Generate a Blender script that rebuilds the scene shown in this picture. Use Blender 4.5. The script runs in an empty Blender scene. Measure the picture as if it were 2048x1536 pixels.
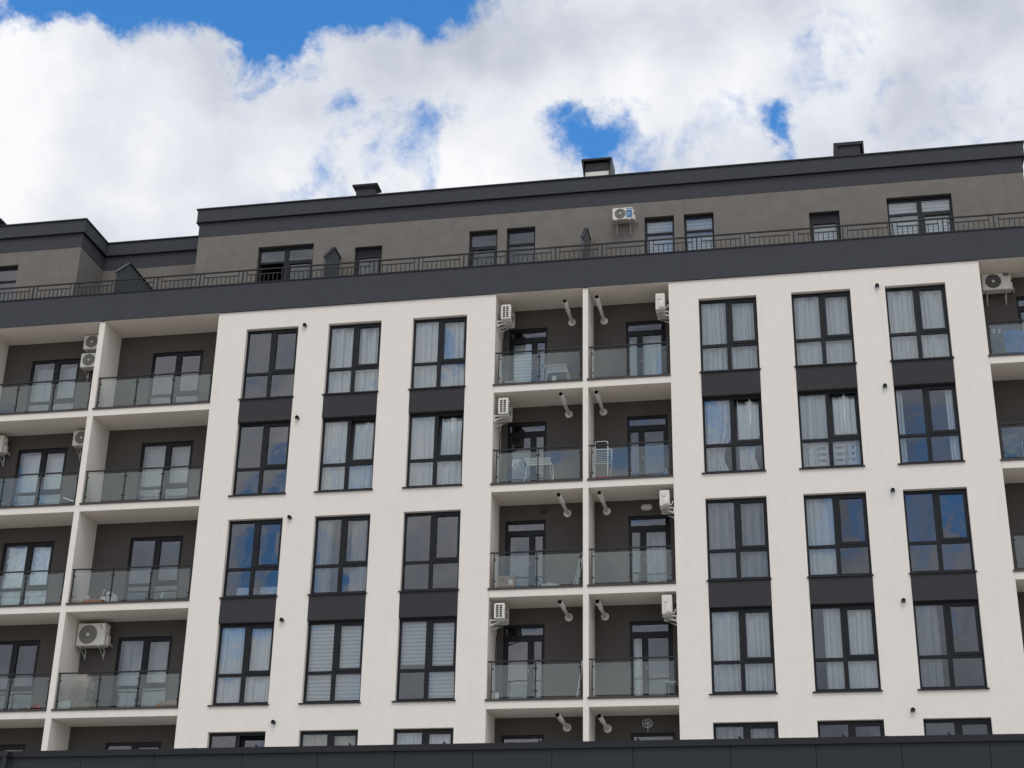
import bpy, math, random
from mathutils import Vector, Matrix

# ------------------------------------------------------------------ camera, sky, sun, exposure
scene = bpy.context.scene
COL = scene.collection
cam_d = bpy.data.cameras.new('camera')
cam_d.sensor_width = 36.0
cam_d.lens = 3084.93 / 2048 * 36
cam_d.clip_start = 0.1
cam_d.clip_end = 5000
cam = bpy.data.objects.new('camera', cam_d)
COL.objects.link(cam)
scene.camera = cam


def camera_axes(yaw, pitch, roll):
    f = Vector((math.sin(yaw) * math.cos(pitch), math.cos(yaw) * math.cos(pitch), math.sin(pitch)))
    r = Vector((math.cos(yaw), -math.sin(yaw), 0))
    u = r.cross(f)
    return (math.cos(roll) * r + math.sin(roll) * u, -math.sin(roll) * r + math.cos(roll) * u, f)


_r, _u, _f = camera_axes(-0.194486562, 0.411644660, 0.0194350544)
cam.matrix_world = Matrix(((_r.x, _u.x, -_f.x, 12.6505654), (_r.y, _u.y, -_f.y, -39.4743813),
                           (_r.z, _u.z, -_f.z, 1.6), (0, 0, 0, 1)))

scene.view_settings.view_transform = 'Standard'
scene.view_settings.look = 'None'
scene.view_settings.gamma = 1
scene.view_settings.use_curve_mapping = False
scene.view_settings.exposure = -0.08

SUN_AZ, SUN_EL = 165.0, 56.0            # compass-like azimuth measured from +Y towards +X


def direction(az, el):
    a, e = math.radians(az), math.radians(el)
    return Vector((math.sin(a) * math.cos(e), math.cos(a) * math.cos(e), math.sin(e)))


sun_d = bpy.data.lights.new('sun', 'SUN')
sun_d.energy = 1.0
sun_d.angle = math.radians(24)
sun_d.color = (1.0, 0.95, 0.88)
sun = bpy.data.objects.new('sun', sun_d)
COL.objects.link(sun)
sun.rotation_euler = direction(SUN_AZ, SUN_EL).to_track_quat('Z', 'Y').to_euler()
sun.location = (0, 0, 80)


def make_world():
    w = bpy.data.worlds.new('World')
    scene.world = w
    w.use_nodes = True
    nt = w.node_tree
    N, L = nt.nodes, nt.links
    N.clear()

    def math_(op, a, b=None, c=None, clamp=False):
        n = N.new('ShaderNodeMath')
        n.operation = op
        n.use_clamp = clamp
        for i, v in enumerate((a, b, c)):
            if v is None:
                continue
            if isinstance(v, (int, float)):
                n.inputs[i].default_value = v
            else:
                L.new(v, n.inputs[i])
        return n.outputs[0]

    def noise(vec, scale, detail, rough, offset=(0, 0, 0), stretch=(1, 1, 1), color=False, dist=0.0):
        m = N.new('ShaderNodeMapping')
        m.inputs['Location'].default_value = offset
        m.inputs['Scale'].default_value = stretch
        L.new(vec, m.inputs['Vector'])
        n = N.new('ShaderNodeTexNoise')
        n.inputs['Scale'].default_value = scale
        n.inputs['Detail'].default_value = detail
        n.inputs['Roughness'].default_value = rough
        n.inputs['Distortion'].default_value = dist
        L.new(m.outputs[0], n.inputs['Vector'])
        return n.outputs['Color' if color else 'Fac']

    tc = N.new('ShaderNodeTexCoord').outputs['Generated']
    nrm = N.new('ShaderNodeVectorMath')
    nrm.operation = 'NORMALIZE'
    L.new(tc, nrm.inputs[0])
    d0 = nrm.outputs[0]

    def warp(src, scale, amount, offset):
        c = noise(src, scale, 7, 0.64, offset, color=True)
        s = N.new('ShaderNodeVectorMath')
        s.operation = 'SUBTRACT'
        L.new(c, s.inputs[0])
        s.inputs[1].default_value = (0.5, 0.5, 0.5)
        k = N.new('ShaderNodeVectorMath')
        k.operation = 'SCALE'
        L.new(s.outputs[0], k.inputs[0])
        k.inputs['Scale'].default_value = amount
        a = N.new('ShaderNodeVectorMath')
        a.operation = 'ADD'
        L.new(src, a.inputs[0])
        L.new(k.outputs[0], a.inputs[1])
        return a.outputs[0]

    dw = warp(d0, 9.0, 0.10, (3, 1, 7))            # bends the outlines of the gaps

    def blob(az, el, sig):
        c = direction(az, el)
        dp = N.new('ShaderNodeVectorMath')
        dp.operation = 'DOT_PRODUCT'
        n2 = N.new('ShaderNodeVectorMath')
        n2.operation = 'NORMALIZE'
        L.new(dw, n2.inputs[0])
        L.new(n2.outputs[0], dp.inputs[0])
        dp.inputs[1].default_value = c
        k = 1.0 / math.radians(sig) ** 2
        return math_('EXPONENT', math_('MULTIPLY', math_('SUBTRACT', dp.outputs['Value'], 1.0), k))

    # openings in the cloud deck (azimuth, elevation, angular radius, strength)
    gaps = [(-32.0, 38.3, 2.4, 1.1), (-28.2, 37.7, 1.7, 1.0), (-25.2, 38.0, 1.7, 1.1), (-22.3, 37.4, 1.5, 1.1),
            (-20.6, 37.3, 1.1, .9), (-17.8, 38.3, 1.5, 1.2), (-15.4, 37.5, .9, .9), (-24, 41, 3.6, 1.2), (-17, 42, 3.0, 1.2),
            (-31.8, 36.4, 1.3, .85), (-29.3, 36.2, 1.1, .7), (-22.3, 35.9, .8, .55), (-8.5, 32.5, 1.0, .3),
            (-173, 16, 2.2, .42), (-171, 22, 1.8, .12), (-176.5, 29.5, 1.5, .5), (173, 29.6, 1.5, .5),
            (-18.9, 34.6, 1.6, -.35), (-13.5, 34.6, 1.8, -.3), (-25, 33.0, 3.0, -.4), (-30, 33, 3.0, -.4), (-3, 36, 3.0, -.25),
            (-10.4, 33.1, .55, .5), (-9.5, 33.3, .6, .4), (-8.9, 34.1, .5, .42), (-8.4, 33.0, .8, .38), (-7.4, 32.5, .8, .3), (.5, 32.6, .38, .5), (.2, 33.2, .3, .35), (.8, 32.2, .35, .35), (-18.7, 33.2, .8, .55),
            (-15.4, 32.9, .7, .35), (-6.8, 32.0, 1.3, .5), (-19.8, 31.3, .35, .3), (-16.5, 33.0, 3.0, .30), (-4.6, 32.6, 2.0, .22),
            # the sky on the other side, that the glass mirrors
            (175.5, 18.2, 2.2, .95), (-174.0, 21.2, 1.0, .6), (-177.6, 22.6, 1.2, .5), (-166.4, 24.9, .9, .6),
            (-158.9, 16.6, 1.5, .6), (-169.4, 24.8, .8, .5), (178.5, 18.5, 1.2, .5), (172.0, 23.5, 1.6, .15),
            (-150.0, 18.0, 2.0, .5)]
    holes = None
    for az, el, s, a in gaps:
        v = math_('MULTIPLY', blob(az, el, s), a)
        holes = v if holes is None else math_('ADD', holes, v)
    fine = noise(warp(d0, 5.0, 0.06, (1, 5, 2)), 7.0, 15, 0.60, (2.3, 0.4, 5.1), dist=0.15)
    mid = noise(warp(d0, 16.0, 0.035, (6, 1, 9)), 24.0, 12, 0.58, (0.7, 3.4, 1.1), dist=0.6)
    ragged = noise(warp(d0, 12.0, 0.05, (2, 8, 4)), 11.0, 12, 0.62, (5.5, 0.2, 3.9), dist=0.4)
    wide = noise(d0, 2.3, 6, 0.55, (4.1, 7.7, 0.3))
    dens = math_('ADD', math_('MULTIPLY', math_('SUBTRACT', fine, 0.5), 2.6),
                 math_('MULTIPLY', math_('SUBTRACT', wide, 0.5), 0.7))
    dens = math_('ADD', dens, math_('MULTIPLY', math_('SUBTRACT', mid, 0.5), 1.45))
    dens = math_('ADD', dens, 0.72)
    dens = math_('ADD', dens, math_('MULTIPLY', blob(184, 20, 34.0), 0.13))   # thicker deck over the street side
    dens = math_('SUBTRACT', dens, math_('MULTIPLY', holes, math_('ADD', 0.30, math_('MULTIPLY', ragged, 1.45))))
    mr = N.new('ShaderNodeMapRange')
    mr.interpolation_type = 'SMOOTHSTEP'
    mr.inputs['From Min'].default_value = -0.08
    mr.inputs['From Max'].default_value = 0.60
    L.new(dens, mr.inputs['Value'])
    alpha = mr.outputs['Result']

    # shading of the cloud: billows lit from one side, greyer bellies
    n_a = noise(warp(d0, 6.0, 0.05, (8, 2, 2)), 4.2, 10, 0.52, (0, 0, 0))
    n_b = noise(warp(d0, 6.0, 0.05, (8, 2, 2)), 4.2, 10, 0.52, (0.03, 0.02, -0.05))
    relief = math_('MULTIPLY', math_('SUBTRACT', n_a, n_b), 3.4)
    belly = noise(d0, 3.0, 4, 0.5, (9.2, 1.2, 3.3))
    bright_side = blob(-33, 30, 9.0)               # the cloud bank nearer the sun side is whiter
    shade = math_('ADD', math_('ADD', 0.50, relief), math_('MULTIPLY', math_('SUBTRACT', belly, 0.5), 1.1))
    shade = math_('ADD', shade, math_('MULTIPLY', bright_side, 0.05), clamp=True)
    ramp = N.new('ShaderNodeValToRGB')
    ramp.color_ramp.elements[0].position = 0.0
    ramp.color_ramp.elements[0].color = (0.44, 0.48, 0.57, 1)
    ramp.color_ramp.elements[1].position = 1.0
    ramp.color_ramp.elements[1].color = (0.95, 0.955, 0.97, 1)
    e = ramp.color_ramp.elements.new(0.55)
    e.color = (0.72, 0.75, 0.82, 1)
    L.new(shade, ramp.inputs[0])

    sky = N.new('ShaderNodeTexSky')
    sky.sky_type = 'NISHITA'
    sky.sun_disc = False
    sky.sun_elevation = math.radians(SUN_EL)
    sky.sun_rotation = math.radians(SUN_AZ)
    sky.air_density = 1.0
    sky.dust_density = 0.2
    sky.ozone_density = 3.0
    hs = N.new('ShaderNodeHueSaturation')
    hs.inputs['Saturation'].default_value = 1.30
    hs.inputs['Value'].default_value = 1.55
    L.new(sky.outputs[0], hs.inputs['Color'])
    bg1 = N.new('ShaderNodeBackground')
    L.new(hs.outputs[0], bg1.inputs['Color'])
    bg1.inputs['Strength'].default_value = 0.15
    bg2 = N.new('ShaderNodeBackground')
    L.new(ramp.outputs[0], bg2.inputs['Color'])
    L.new(math_('ADD', 1.0, math_('MULTIPLY', blob(SUN_AZ, 30, 50.0), 0.5)), bg2.inputs['Strength'])   # front-lit clouds round the sun
    mix = N.new('ShaderNodeMixShader')
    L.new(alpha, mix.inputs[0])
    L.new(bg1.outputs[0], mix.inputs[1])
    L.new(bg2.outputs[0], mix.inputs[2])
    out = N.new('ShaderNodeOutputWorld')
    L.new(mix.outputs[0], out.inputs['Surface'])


make_world()
RND = random.Random(7)

# ------------------------------------------------------------------ materials


def nodes_of(name):
    m = bpy.data.materials.new(name)
    m.use_nodes = True
    nt = m.node_tree
    return m, nt, nt.nodes['Principled BSDF']


def mat(name, color, rough=0.6, metal=0.0, var=0.06, scale=6.0, bump=0.0, bscale=60.0, spec=0.5, streak=0.0, translucent=False):
    """a real-world surface: base colour with a little unevenness and a fine bump"""
    m, nt, p = nodes_of(name)
    N, L = nt.nodes, nt.links
    p.inputs['Roughness'].default_value = rough
    p.inputs['Metallic'].default_value = metal
    p.inputs['Specular IOR Level'].default_value = spec
    tc = N.new('ShaderNodeTexCoord')
    n1 = N.new('ShaderNodeTexNoise')
    n1.inputs['Scale'].default_value = scale
    n1.inputs['Detail'].default_value = 6
    n1.inputs['Roughness'].default_value = 0.65
    L.new(tc.outputs['Object'], n1.inputs['Vector'])
    mx = N.new('ShaderNodeMix')
    mx.data_type = 'RGBA'
    mx.inputs[6].default_value = tuple(c * (1 - var) for c in color) + (1,)
    mx.inputs[7].default_value = tuple(min(1, c * (1 + var)) for c in color) + (1,)
    L.new(n1.outputs['Fac'], mx.inputs[0])
    col = mx.outputs[2]
    if streak:
        mp = N.new('ShaderNodeMapping')
        mp.inputs['Scale'].default_value = (3.5, 3.5, 0.22)
        L.new(tc.outputs['Object'], mp.inputs['Vector'])
        n3 = N.new('ShaderNodeTexNoise')
        n3.inputs['Scale'].default_value = 1.6
        n3.inputs['Detail'].default_value = 8
        n3.inputs['Roughness'].default_value = 0.7
        L.new(mp.outputs[0], n3.inputs['Vector'])
        mr = N.new('ShaderNodeMapRange')
        mr.inputs['From Min'].default_value = 0.5
        mr.inputs['From Max'].default_value = 0.8
        mr.inputs['To Max'].default_value = streak
        L.new(n3.outputs['Fac'], mr.inputs['Value'])
        m2 = N.new('ShaderNodeMix')
        m2.data_type = 'RGBA'
        L.new(mr.outputs[0], m2.inputs[0])
        L.new(col, m2.inputs[6])
        m2.inputs[7].default_value = tuple(c * 0.6 for c in color) + (1,)
        col = m2.outputs[2]
    L.new(col, p.inputs['Base Color'])
    if bump:
        n2 = N.new('ShaderNodeTexNoise')
        n2.inputs['Scale'].default_value = bscale
        n2.inputs['Detail'].default_value = 4
        L.new(tc.outputs['Object'], n2.inputs['Vector'])
        b = N.new('ShaderNodeBump')
        b.inputs['Strength'].default_value = bump
        b.inputs['Distance'].default_value = 0.02
        L.new(n2.outputs['Fac'], b.inputs['Height'])
        L.new(b.outputs[0], p.inputs['Normal'])
    return m


def glass_mat(name, tint, base, ior, rough=0.0, wob=0.0, gcol=(0.95, 0.96, 1.0)):
    """a thin sheet of glass: clear, tinted, with its mirror reflection rising towards grazing angles"""
    m, nt, p = nodes_of(name)
    N, L = nt.nodes, nt.links
    N.remove(p)
    out = N['Material Output']
    t = N.new('ShaderNodeBsdfTransparent')
    t.inputs['Color'].default_value = tint + (1,)
    g = N.new('ShaderNodeBsdfGlossy')
    g.inputs['Roughness'].default_value = rough
    g.inputs['Color'].default_value = gcol + (1,)
    fr = N.new('ShaderNodeFresnel')
    fr.inputs['IOR'].default_value = ior
    if wob:
        tc = N.new('ShaderNodeTexCoord')
        oi = N.new('ShaderNodeObjectInfo')
        ad = N.new('ShaderNodeVectorMath')
        L.new(tc.outputs['Object'], ad.inputs[0])
        L.new(oi.outputs['Random'], ad.inputs[1])
        n = N.new('ShaderNodeTexNoise')
        n.inputs['Scale'].default_value = 1.3
        n.inputs['Detail'].default_value = 2
        L.new(ad.outputs[0], n.inputs['Vector'])
        b = N.new('ShaderNodeBump')
        b.inputs['Strength'].default_value = 1.0
        b.inputs['Distance'].default_value = wob
        L.new(n.outputs['Fac'], b.inputs['Height'])
        L.new(b.outputs[0], g.inputs['Normal'])
    a = N.new('ShaderNodeMath')
    a.use_clamp = True
    L.new(fr.outputs[0], a.inputs[0])
    a.inputs[1].default_value = base
    mx = N.new('ShaderNodeMixShader')
    L.new(a.outputs[0], mx.inputs[0])
    L.new(t.outputs[0], mx.inputs[1])
    L.new(g.outputs[0], mx.inputs[2])
    L.new(mx.outputs[0], out.inputs['Surface'])
    return m


def sheer_mat(name, color, see_through, blind=False):
    m, nt, p = nodes_of(name)
    N, L = nt.nodes, nt.links
    N.remove(p)
    out = N['Material Output']
    d = N.new('ShaderNodeBsdfDiffuse')
    d.inputs['Color'].default_value = color + (1,)
    tl = N.new('ShaderNodeBsdfTranslucent')
    tl.inputs['Color'].default_value = color + (1,)
    m1 = N.new('ShaderNodeMixShader')
    m1.inputs[0].default_value = 0.15
    L.new(d.outputs[0], m1.inputs[1])
    L.new(tl.outputs[0], m1.inputs[2])
    t = N.new('ShaderNodeBsdfTransparent')
    m2 = N.new('ShaderNodeMixShader')
    m2.inputs[0].default_value = see_through
    if blind:                                   # zebra blind: dense and sheer bands by turns
        tc = N.new('ShaderNodeTexCoord')
        w = N.new('ShaderNodeTexWave')
        w.bands_direction = 'Z'
        w.inputs['Scale'].default_value = 3.0
        w.inputs['Distortion'].default_value = 0.0
        L.new(tc.outputs['Object'], w.inputs['Vector'])
        r = N.new('ShaderNodeMapRange')
        r.inputs['From Min'].default_value = 0.25
        r.inputs['From Max'].default_value = 0.45
        r.inputs['To Min'].default_value = 0.34
        r.inputs['To Max'].default_value = see_through
        L.new(w.outputs['Fac'], r.inputs['Value'])
        L.new(r.outputs[0], m2.inputs[0])
    L.new(m1.outputs[0], m2.inputs[1])
    L.new(t.outputs[0], m2.inputs[2])
    L.new(m2.outputs[0], out.inputs['Surface'])
    return m


M = {
    'white': mat('white_stucco', (.755, .712, .648), .9, var=.055, scale=2.6, bump=.45, bscale=38, spec=.2, streak=.14),
    'band': mat('graphite_stucco', (.050, .054, .062), .85, var=.08, scale=2.2, bump=.25, bscale=45, spec=.25, streak=.12),
    'spandrel': mat('spandrel_stucco', (.041, .041, .045), .85, var=.07, scale=3, bump=.2, bscale=45, spec=.25),
    'taupe': mat('taupe_stucco', (.174, .161, .145), .9, var=.24, scale=2.6, bump=.3, bscale=40, spec=.2, streak=.16),
    'recess': mat('dark_brown_stucco', (.085, .077, .070), .9, var=.08, scale=2.5, bump=.3, bscale=40, spec=.2),
    'frame': mat('anthracite_frame', (.007, .008, .0105), .45, var=.05, spec=.24),
    'metal': mat('anthracite_metal', (.016, .018, .021), .45, var=.06, spec=.35),
    'coping': mat('dark_flashing', (.010, .011, .014), .45, var=.1, scale=3, spec=.3),
    'clad': mat('podium_cladding', (.023, .029, .036), .6, var=.10, scale=1.5, spec=.25, streak=.15),
    'brownflash': mat('brown_flashing', (.035, .028, .026), .5, var=.1),
    'rail': mat('terrace_rail_paint', (.020, .021, .023), .5, var=.06, spec=.3),
    'screen': mat('corrugated_sheet', (.095, .108, .116), .5, metal=.15, var=.08),
    'ac': mat('cream_ac_casing', (.66, .64, .58), .5, var=.05, scale=4, spec=.4),
    'acdark': mat('ac_fan_dark', (.045, .045, .042), .55, var=.1),
    'acgrey': mat('ac_fan_grey', (.20, .19, .165), .55, var=.1),
    'acring': mat('ac_grille_wire', (.24, .235, .22), .5, var=.05),
    'bracket': mat('galvanised_bracket', (.52, .52, .50), .5, metal=.2, var=.08),
    'flue': mat('flue_pipe_white', (.76, .745, .71), .35, var=.05, scale=5),
    'black': mat('hole_black', (.006, .006, .006), .8, var=.1),  # flat black painted in for the darkness inside holes
    'vent': mat('black_plastic', (.018, .018, .018), .4, var=.05),
    'interior': mat('room_wall', (.20, .19, .18), .9, var=.05),
    'plastic': mat('white_plastic', (.75, .76, .76), .4, var=.04),
    'whitetube': mat('white_tube', (.72, .74, .76), .35, var=.03),
    'bluetube': mat('blue_plastic', (.05, .12, .30), .4, var=.05),
    'card': mat('cardboard', (.42, .29, .19), .85, var=.08),
    'paleboard': mat('pale_cardboard', (.34, .29, .24), .85, var=.08),
    'redink': mat('red_print', (.30, .10, .08), .8, var=.1),
    'bag': mat('plastic_bag', (.72, .74, .72), .35, var=.08, scale=20),
    'laundry': mat('laundry_cloth', (.66, .66, .65), .9, var=.08, scale=12),
    'towel': mat('blue_towel', (.10, .24, .52), .95, var=.12, scale=18, bump=.4, bscale=90),
    'pink': mat('pink_plastic', (.62, .08, .30), .4, var=.05),
    'redcloth': mat('red_cloth', (.42, .03, .04), .9, var=.1),
    'orange': mat('orange_crate', (.52, .20, .06), .6, var=.08),
    'bluebottle': mat('blue_bottle', (.08, .30, .55), .25, var=.05),
    'wood': mat('pale_wood', (.44, .33, .22), .7, var=.15, scale=9),
    'alu': mat('grey_pole', (.45, .46, .48), .35, metal=.5, var=.06),
    'dried': mat('dried_grass', (.45, .36, .26), .9, var=.2),
    'pot': mat('dark_pot', (.06, .06, .06), .6),
    'chairdark': mat('dark_fabric', (.040, .045, .055), .9, var=.1),
    'navy': mat('navy_label', (.020, .026, .075), .4),
    'bluelabel': mat('blue_label', (.03, .14, .30), .4),
    'bounce': mat('roof_bounce_layer', (.42, .40, .37), .95, var=.2, scale=30),  # pale on purpose: colour of the added layer that bounces light upwards
    'paving': mat('grey_paving', (.40, .36, .315), .9, var=.12, scale=.6, bump=.2, bscale=12),
    'furn': mat('pale_furniture', (.60, .64, .64), .5, var=.04),
    'foil': mat('crumpled_foil', (.93, .96, .97), .4, metal=.0, var=.05, scale=9, bump=.6, bscale=9),
    'lamp': mat('lamp_glass', (.6, .6, .58), .4),
    'glass': glass_mat('window_glass', (.90, .96, .97), .050, 1.66, wob=.006),
    'bglass': glass_mat('balcony_glass', (.86, .92, .89), .050, 1.52, wob=.003, gcol=(.93, 1.0, .97)),
    'sheer': sheer_mat('sheer_curtain', (.93, .94, .93), .06),
    'cream': sheer_mat('cream_curtain', (.74, .68, .56), .15),
    'thin': sheer_mat('thin_curtain', (.78, .80, .82), .45),
    'zebra': sheer_mat('zebra_blind', (.80, .83, .84), .04, blind=True),
}

# ------------------------------------------------------------------ mesh helpers


class MB:
    """collects boxes, tubes and sheets; build() links them as ONE mesh object"""

    def __init__(s):
        s.v, s.f, s.m, s.sm = [], [], [], []

    def add(s, vs, fs, mi=0, smooth=False):
        o = len(s.v)
        s.v += [tuple(v) for v in vs]
        s.f += [tuple(i + o for i in f) for f in fs]
        s.m += [mi] * len(fs)
        s.sm += [smooth] * len(fs)
        return s

    def box(s, x0, x1, y0, y1, z0, z1, mi=0, bev=0.0):
        if bev <= 0:
            vs = [(x0, y0, z0), (x1, y0, z0), (x1, y1, z0), (x0, y1, z0), (x0, y0, z1), (x1, y0, z1), (x1, y1, z1), (x0, y1, z1)]
            return s.add(vs, [(0, 3, 2, 1), (4, 5, 6, 7), (0, 1, 5, 4), (1, 2, 6, 5), (2, 3, 7, 6), (3, 0, 4, 7)], mi)
        # chamfered on the upright and front edges: an octagonal prism with inset caps
        b = bev

        def ring(z, i):
            return [(x0 + b + i, y0 + i, z), (x1 - b - i, y0 + i, z), (x1 - i, y0 + b + i, z), (x1 - i, y1 - b - i, z),
                    (x1 - b - i, y1 - i, z), (x0 + b + i, y1 - i, z), (x0 + i, y1 - b - i, z), (x0 + i, y0 + b + i, z)]
        vs = ring(z0, b * .7) + ring(z0 + b, 0) + ring(z1 - b, 0) + ring(z1, b * .7)
        fs = [tuple(range(7, -1, -1)), tuple(range(24, 32))]
        for k in range(3):
            for i in range(8):
                j = (i + 1) % 8
                fs.append((k * 8 + i, k * 8 + j, k * 8 + 8 + j, k * 8 + 8 + i))
        return s.add(vs, fs, mi)

    def tube(s, pts, r, n=8, mi=0, cap=True, closed=False):
        pts = [Vector(p) for p in pts]
        rs = r if isinstance(r, (list, tuple)) else [r] * len(pts)
        vs, fs = [], []
        up = None
        K = len(pts)
        for i, p in enumerate(pts):
            if closed:
                t = (pts[(i + 1) % K] - pts[i - 1]).normalized()
            else:
                t = (pts[min(i + 1, K - 1)] - pts[max(i - 1, 0)]).normalized()
            if up is None:
                up = Vector((0, 0, 1)) if abs(t.z) < .9 else Vector((1, 0, 0))
            a = up - t * up.dot(t)
            if a.length < 1e-4:
                a = t.orthogonal()
            a.normalize()
            up = a
            b = t.cross(a)
            for k in range(n):
                g = 2 * math.pi * k / n
                vs.append(p + (a * math.cos(g) + b * math.sin(g)) * rs[i])
        segs = K if closed else K - 1
        for i in range(segs):
            for k in range(n):
                k2 = (k + 1) % n
                i2 = (i + 1) % K
                fs.append((i * n + k, i * n + k2, i2 * n + k2, i2 * n + k))
        s.add(vs, fs, mi, True)
        if cap and not closed:
            s.add(vs[:n], [tuple(range(n - 1, -1, -1))], mi)
            s.add(vs[-n:], [tuple(range(n))], mi)
        return s

    def disc(s, c, axis, r, n=24, mi=0, r0=0.0):
        """flat ring or disc facing along axis"""
        ax = Vector(axis).normalized()
        a = ax.orthogonal().normalized()
        b = ax.cross(a)
        c = Vector(c)
        ring = [c + (a * math.cos(2 * math.pi * k / n) + b * math.sin(2 * math.pi * k / n)) * r for k in range(n)]
        if r0 <= 0:
            return s.add(ring, [tuple(range(n))], mi)
        inn = [c + (a * math.cos(2 * math.pi * k / n) + b * math.sin(2 * math.pi * k / n)) * r0 for k in range(n)]
        return s.add(ring + inn, [(k, (k + 1) % n, n + (k + 1) % n, n + k) for k in range(n)], mi)

    def grid(s, fn, nu, nv, mi=0, smooth=True):
        vs = [fn(i / nu, j / nv) for j in range(nv + 1) for i in range(nu + 1)]
        fs = [(j * (nu + 1) + i, j * (nu + 1) + i + 1, (j + 1) * (nu + 1) + i + 1, (j + 1) * (nu + 1) + i) for j in range(nv) for i in range(nu)]
        return s.add(vs, fs, mi, smooth)

    def prism(s, poly, axis, a, b, mi=0):
        """extrude a 2-D outline along x, y or z"""
        def P(p, t):
            return {'x': (t, p[0], p[1]), 'y': (p[0], t, p[1]), 'z': (p[0], p[1], t)}[axis]
        n = len(poly)
        vs = [P(p, a) for p in poly] + [P(p, b) for p in poly]
        fs = [tuple(range(n - 1, -1, -1)), tuple(range(n, 2 * n))] + [(i, (i + 1) % n, n + (i + 1) % n, n + i) for i in range(n)]
        return s.add(vs, fs, mi)

    def build(s, name, mats, parent=None, fix=True):
        me = bpy.data.meshes.new(name)
        me.from_pydata(s.v, [], s.f)
        if not isinstance(mats, (list, tuple)):
            mats = [mats]
        for m in mats:
            me.materials.append(m)
        for p, mi, sm in zip(me.polygons, s.m, s.sm):
            p.material_index = mi
            p.use_smooth = sm
        me.update()
        o = bpy.data.objects.new(name, me)
        COL.objects.link(o)
        if parent is not None:
            o.parent = parent
        return o


def tag(o, label=None, cat=None, group=None, kind=None):
    for k, v in (('label', label), ('category', cat), ('group', group), ('kind', kind)):
        if v:
            o[k] = v
    return o


def thing(name, label, cat, loc=(0, 0, 0), rz=0.0, group=None):
    o = bpy.data.objects.new(name, None)
    o.empty_display_size = .2
    COL.objects.link(o)
    o.location = loc
    o.rotation_euler = (0, 0, rz)
    return tag(o, label, cat, group)


def holed_wall(mb, x0, x1, z0, z1, y, holes, reveal, mi=0):
    """front sheet with real openings and their reveals"""
    xs = sorted({x0, x1} | {h[0] for h in holes} | {h[1] for h in holes})
    zs = sorted({z0, z1} | {h[2] for h in holes} | {h[3] for h in holes})
    for i in range(len(xs) - 1):
        for j in range(len(zs) - 1):
            cx, cz = (xs[i] + xs[i + 1]) / 2, (zs[j] + zs[j + 1]) / 2
            if any(h[0] < cx < h[1] and h[2] < cz < h[3] for h in holes):
                continue
            mb.add([(xs[i], y, zs[j]), (xs[i + 1], y, zs[j]), (xs[i + 1], y, zs[j + 1]), (xs[i], y, zs[j + 1])], [(0, 1, 2, 3)], mi)
    for a, b, c, d in holes:
        e = y + reveal
        mb.add([(a, y, c), (a, y, d), (a, e, d), (a, e, c)], [(0, 1, 2, 3)], mi)
        mb.add([(b, y, c), (b, e, c), (b, e, d), (b, y, d)], [(0, 1, 2, 3)], mi)
        mb.add([(a, y, d), (b, y, d), (b, e, d), (a, e, d)], [(0, 1, 2, 3)], mi)
        mb.add([(a, y, c), (a, e, c), (b, e, c), (b, y, c)], [(0, 1, 2, 3)], mi)


def offset_path(path, d):
    """mitred offset of an axis-aligned polyline, to the right of travel (outwards, towards the street)"""
    out = []
    n = len(path)
    for i, p in enumerate(path):
        ns = []
        for a, b in ((i - 1, i), (i, i + 1)):
            if a < 0 or b >= n:
                continue
            dx, dy = path[b][0] - path[a][0], path[b][1] - path[a][1]
            l = math.hypot(dx, dy)
            ns.append((dy / l, -dx / l))
        sx = sum(v[0] for v in ns) if len(ns) == 1 or ns[0] != ns[1] else ns[0][0]
        sy = sum(v[1] for v in ns) if len(ns) == 1 or ns[0] != ns[1] else ns[0][1]
        out.append((p[0] + sx * d, p[1] + sy * d))
    return out


def ledge(mb, path, out, inn, z0, z1, mi=0):
    a, b = offset_path(path, out), offset_path(path, -inn)
    for i in range(len(path) - 1):
        A, B, C, D = a[i], a[i + 1], b[i + 1], b[i]
        vs = [A + (z0,), B + (z0,), C + (z0,), D + (z0,), A + (z1,), B + (z1,), C + (z1,), D + (z1,)]
        mb.add(vs, [(0, 3, 2, 1), (4, 5, 6, 7), (0, 1, 5, 4), (2, 3, 7, 6)], mi)
    for i, rev in ((0, True), (len(path) - 1, False)):
        A, D = a[i], b[i]
        q = [A + (z0,), D + (z0,), D + (z1,), A + (z1,)]
        mb.add(q, [(0, 1, 2, 3)], mi)


# ------------------------------------------------------------------ ground and the block itself
gm = MB().add([(-900, -900, 0), (900, -900, 0), (900, 900, 0), (-900, 900, 0)], [(0, 1, 2, 3)])
tag(gm.build('ground', M['paving']), kind='structure')

B = thing('apartment_building', 'white and graphite apartment block with glazed balconies and set-back taupe top storey', 'building')

ZT = [21.47 - 3 * i for i in range(5)]          # head of the openings, per storey
ZF = [19.19 - 3 * i for i in range(5)]          # foot of the openings
SL_TOP = [19.13 - 3 * i for i in range(5)]      # balcony slab tops
W = 1.626
LEFT_COLS = [-3.266, -0.706, 1.875]
RIGHT_COLS = [10.23, 12.826, 15.399]
RB = 1.2                                        # depth of the balcony recesses
PANELS = [(-24.0, -11.70, [-13.9, -16.5, -19.1]), (-4.19, 4.35, LEFT_COLS), (9.39, 17.97, RIGHT_COLS)]
CELLS = {'far_left': (-11.70, -8.04), 'left': (-7.863, -4.19), 'centre_left': (4.35, 6.91), 'centre_right': (7.06, 9.39),
         'right': (17.97, 20.52), 'far_right': (20.67, 23.2)}

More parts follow.
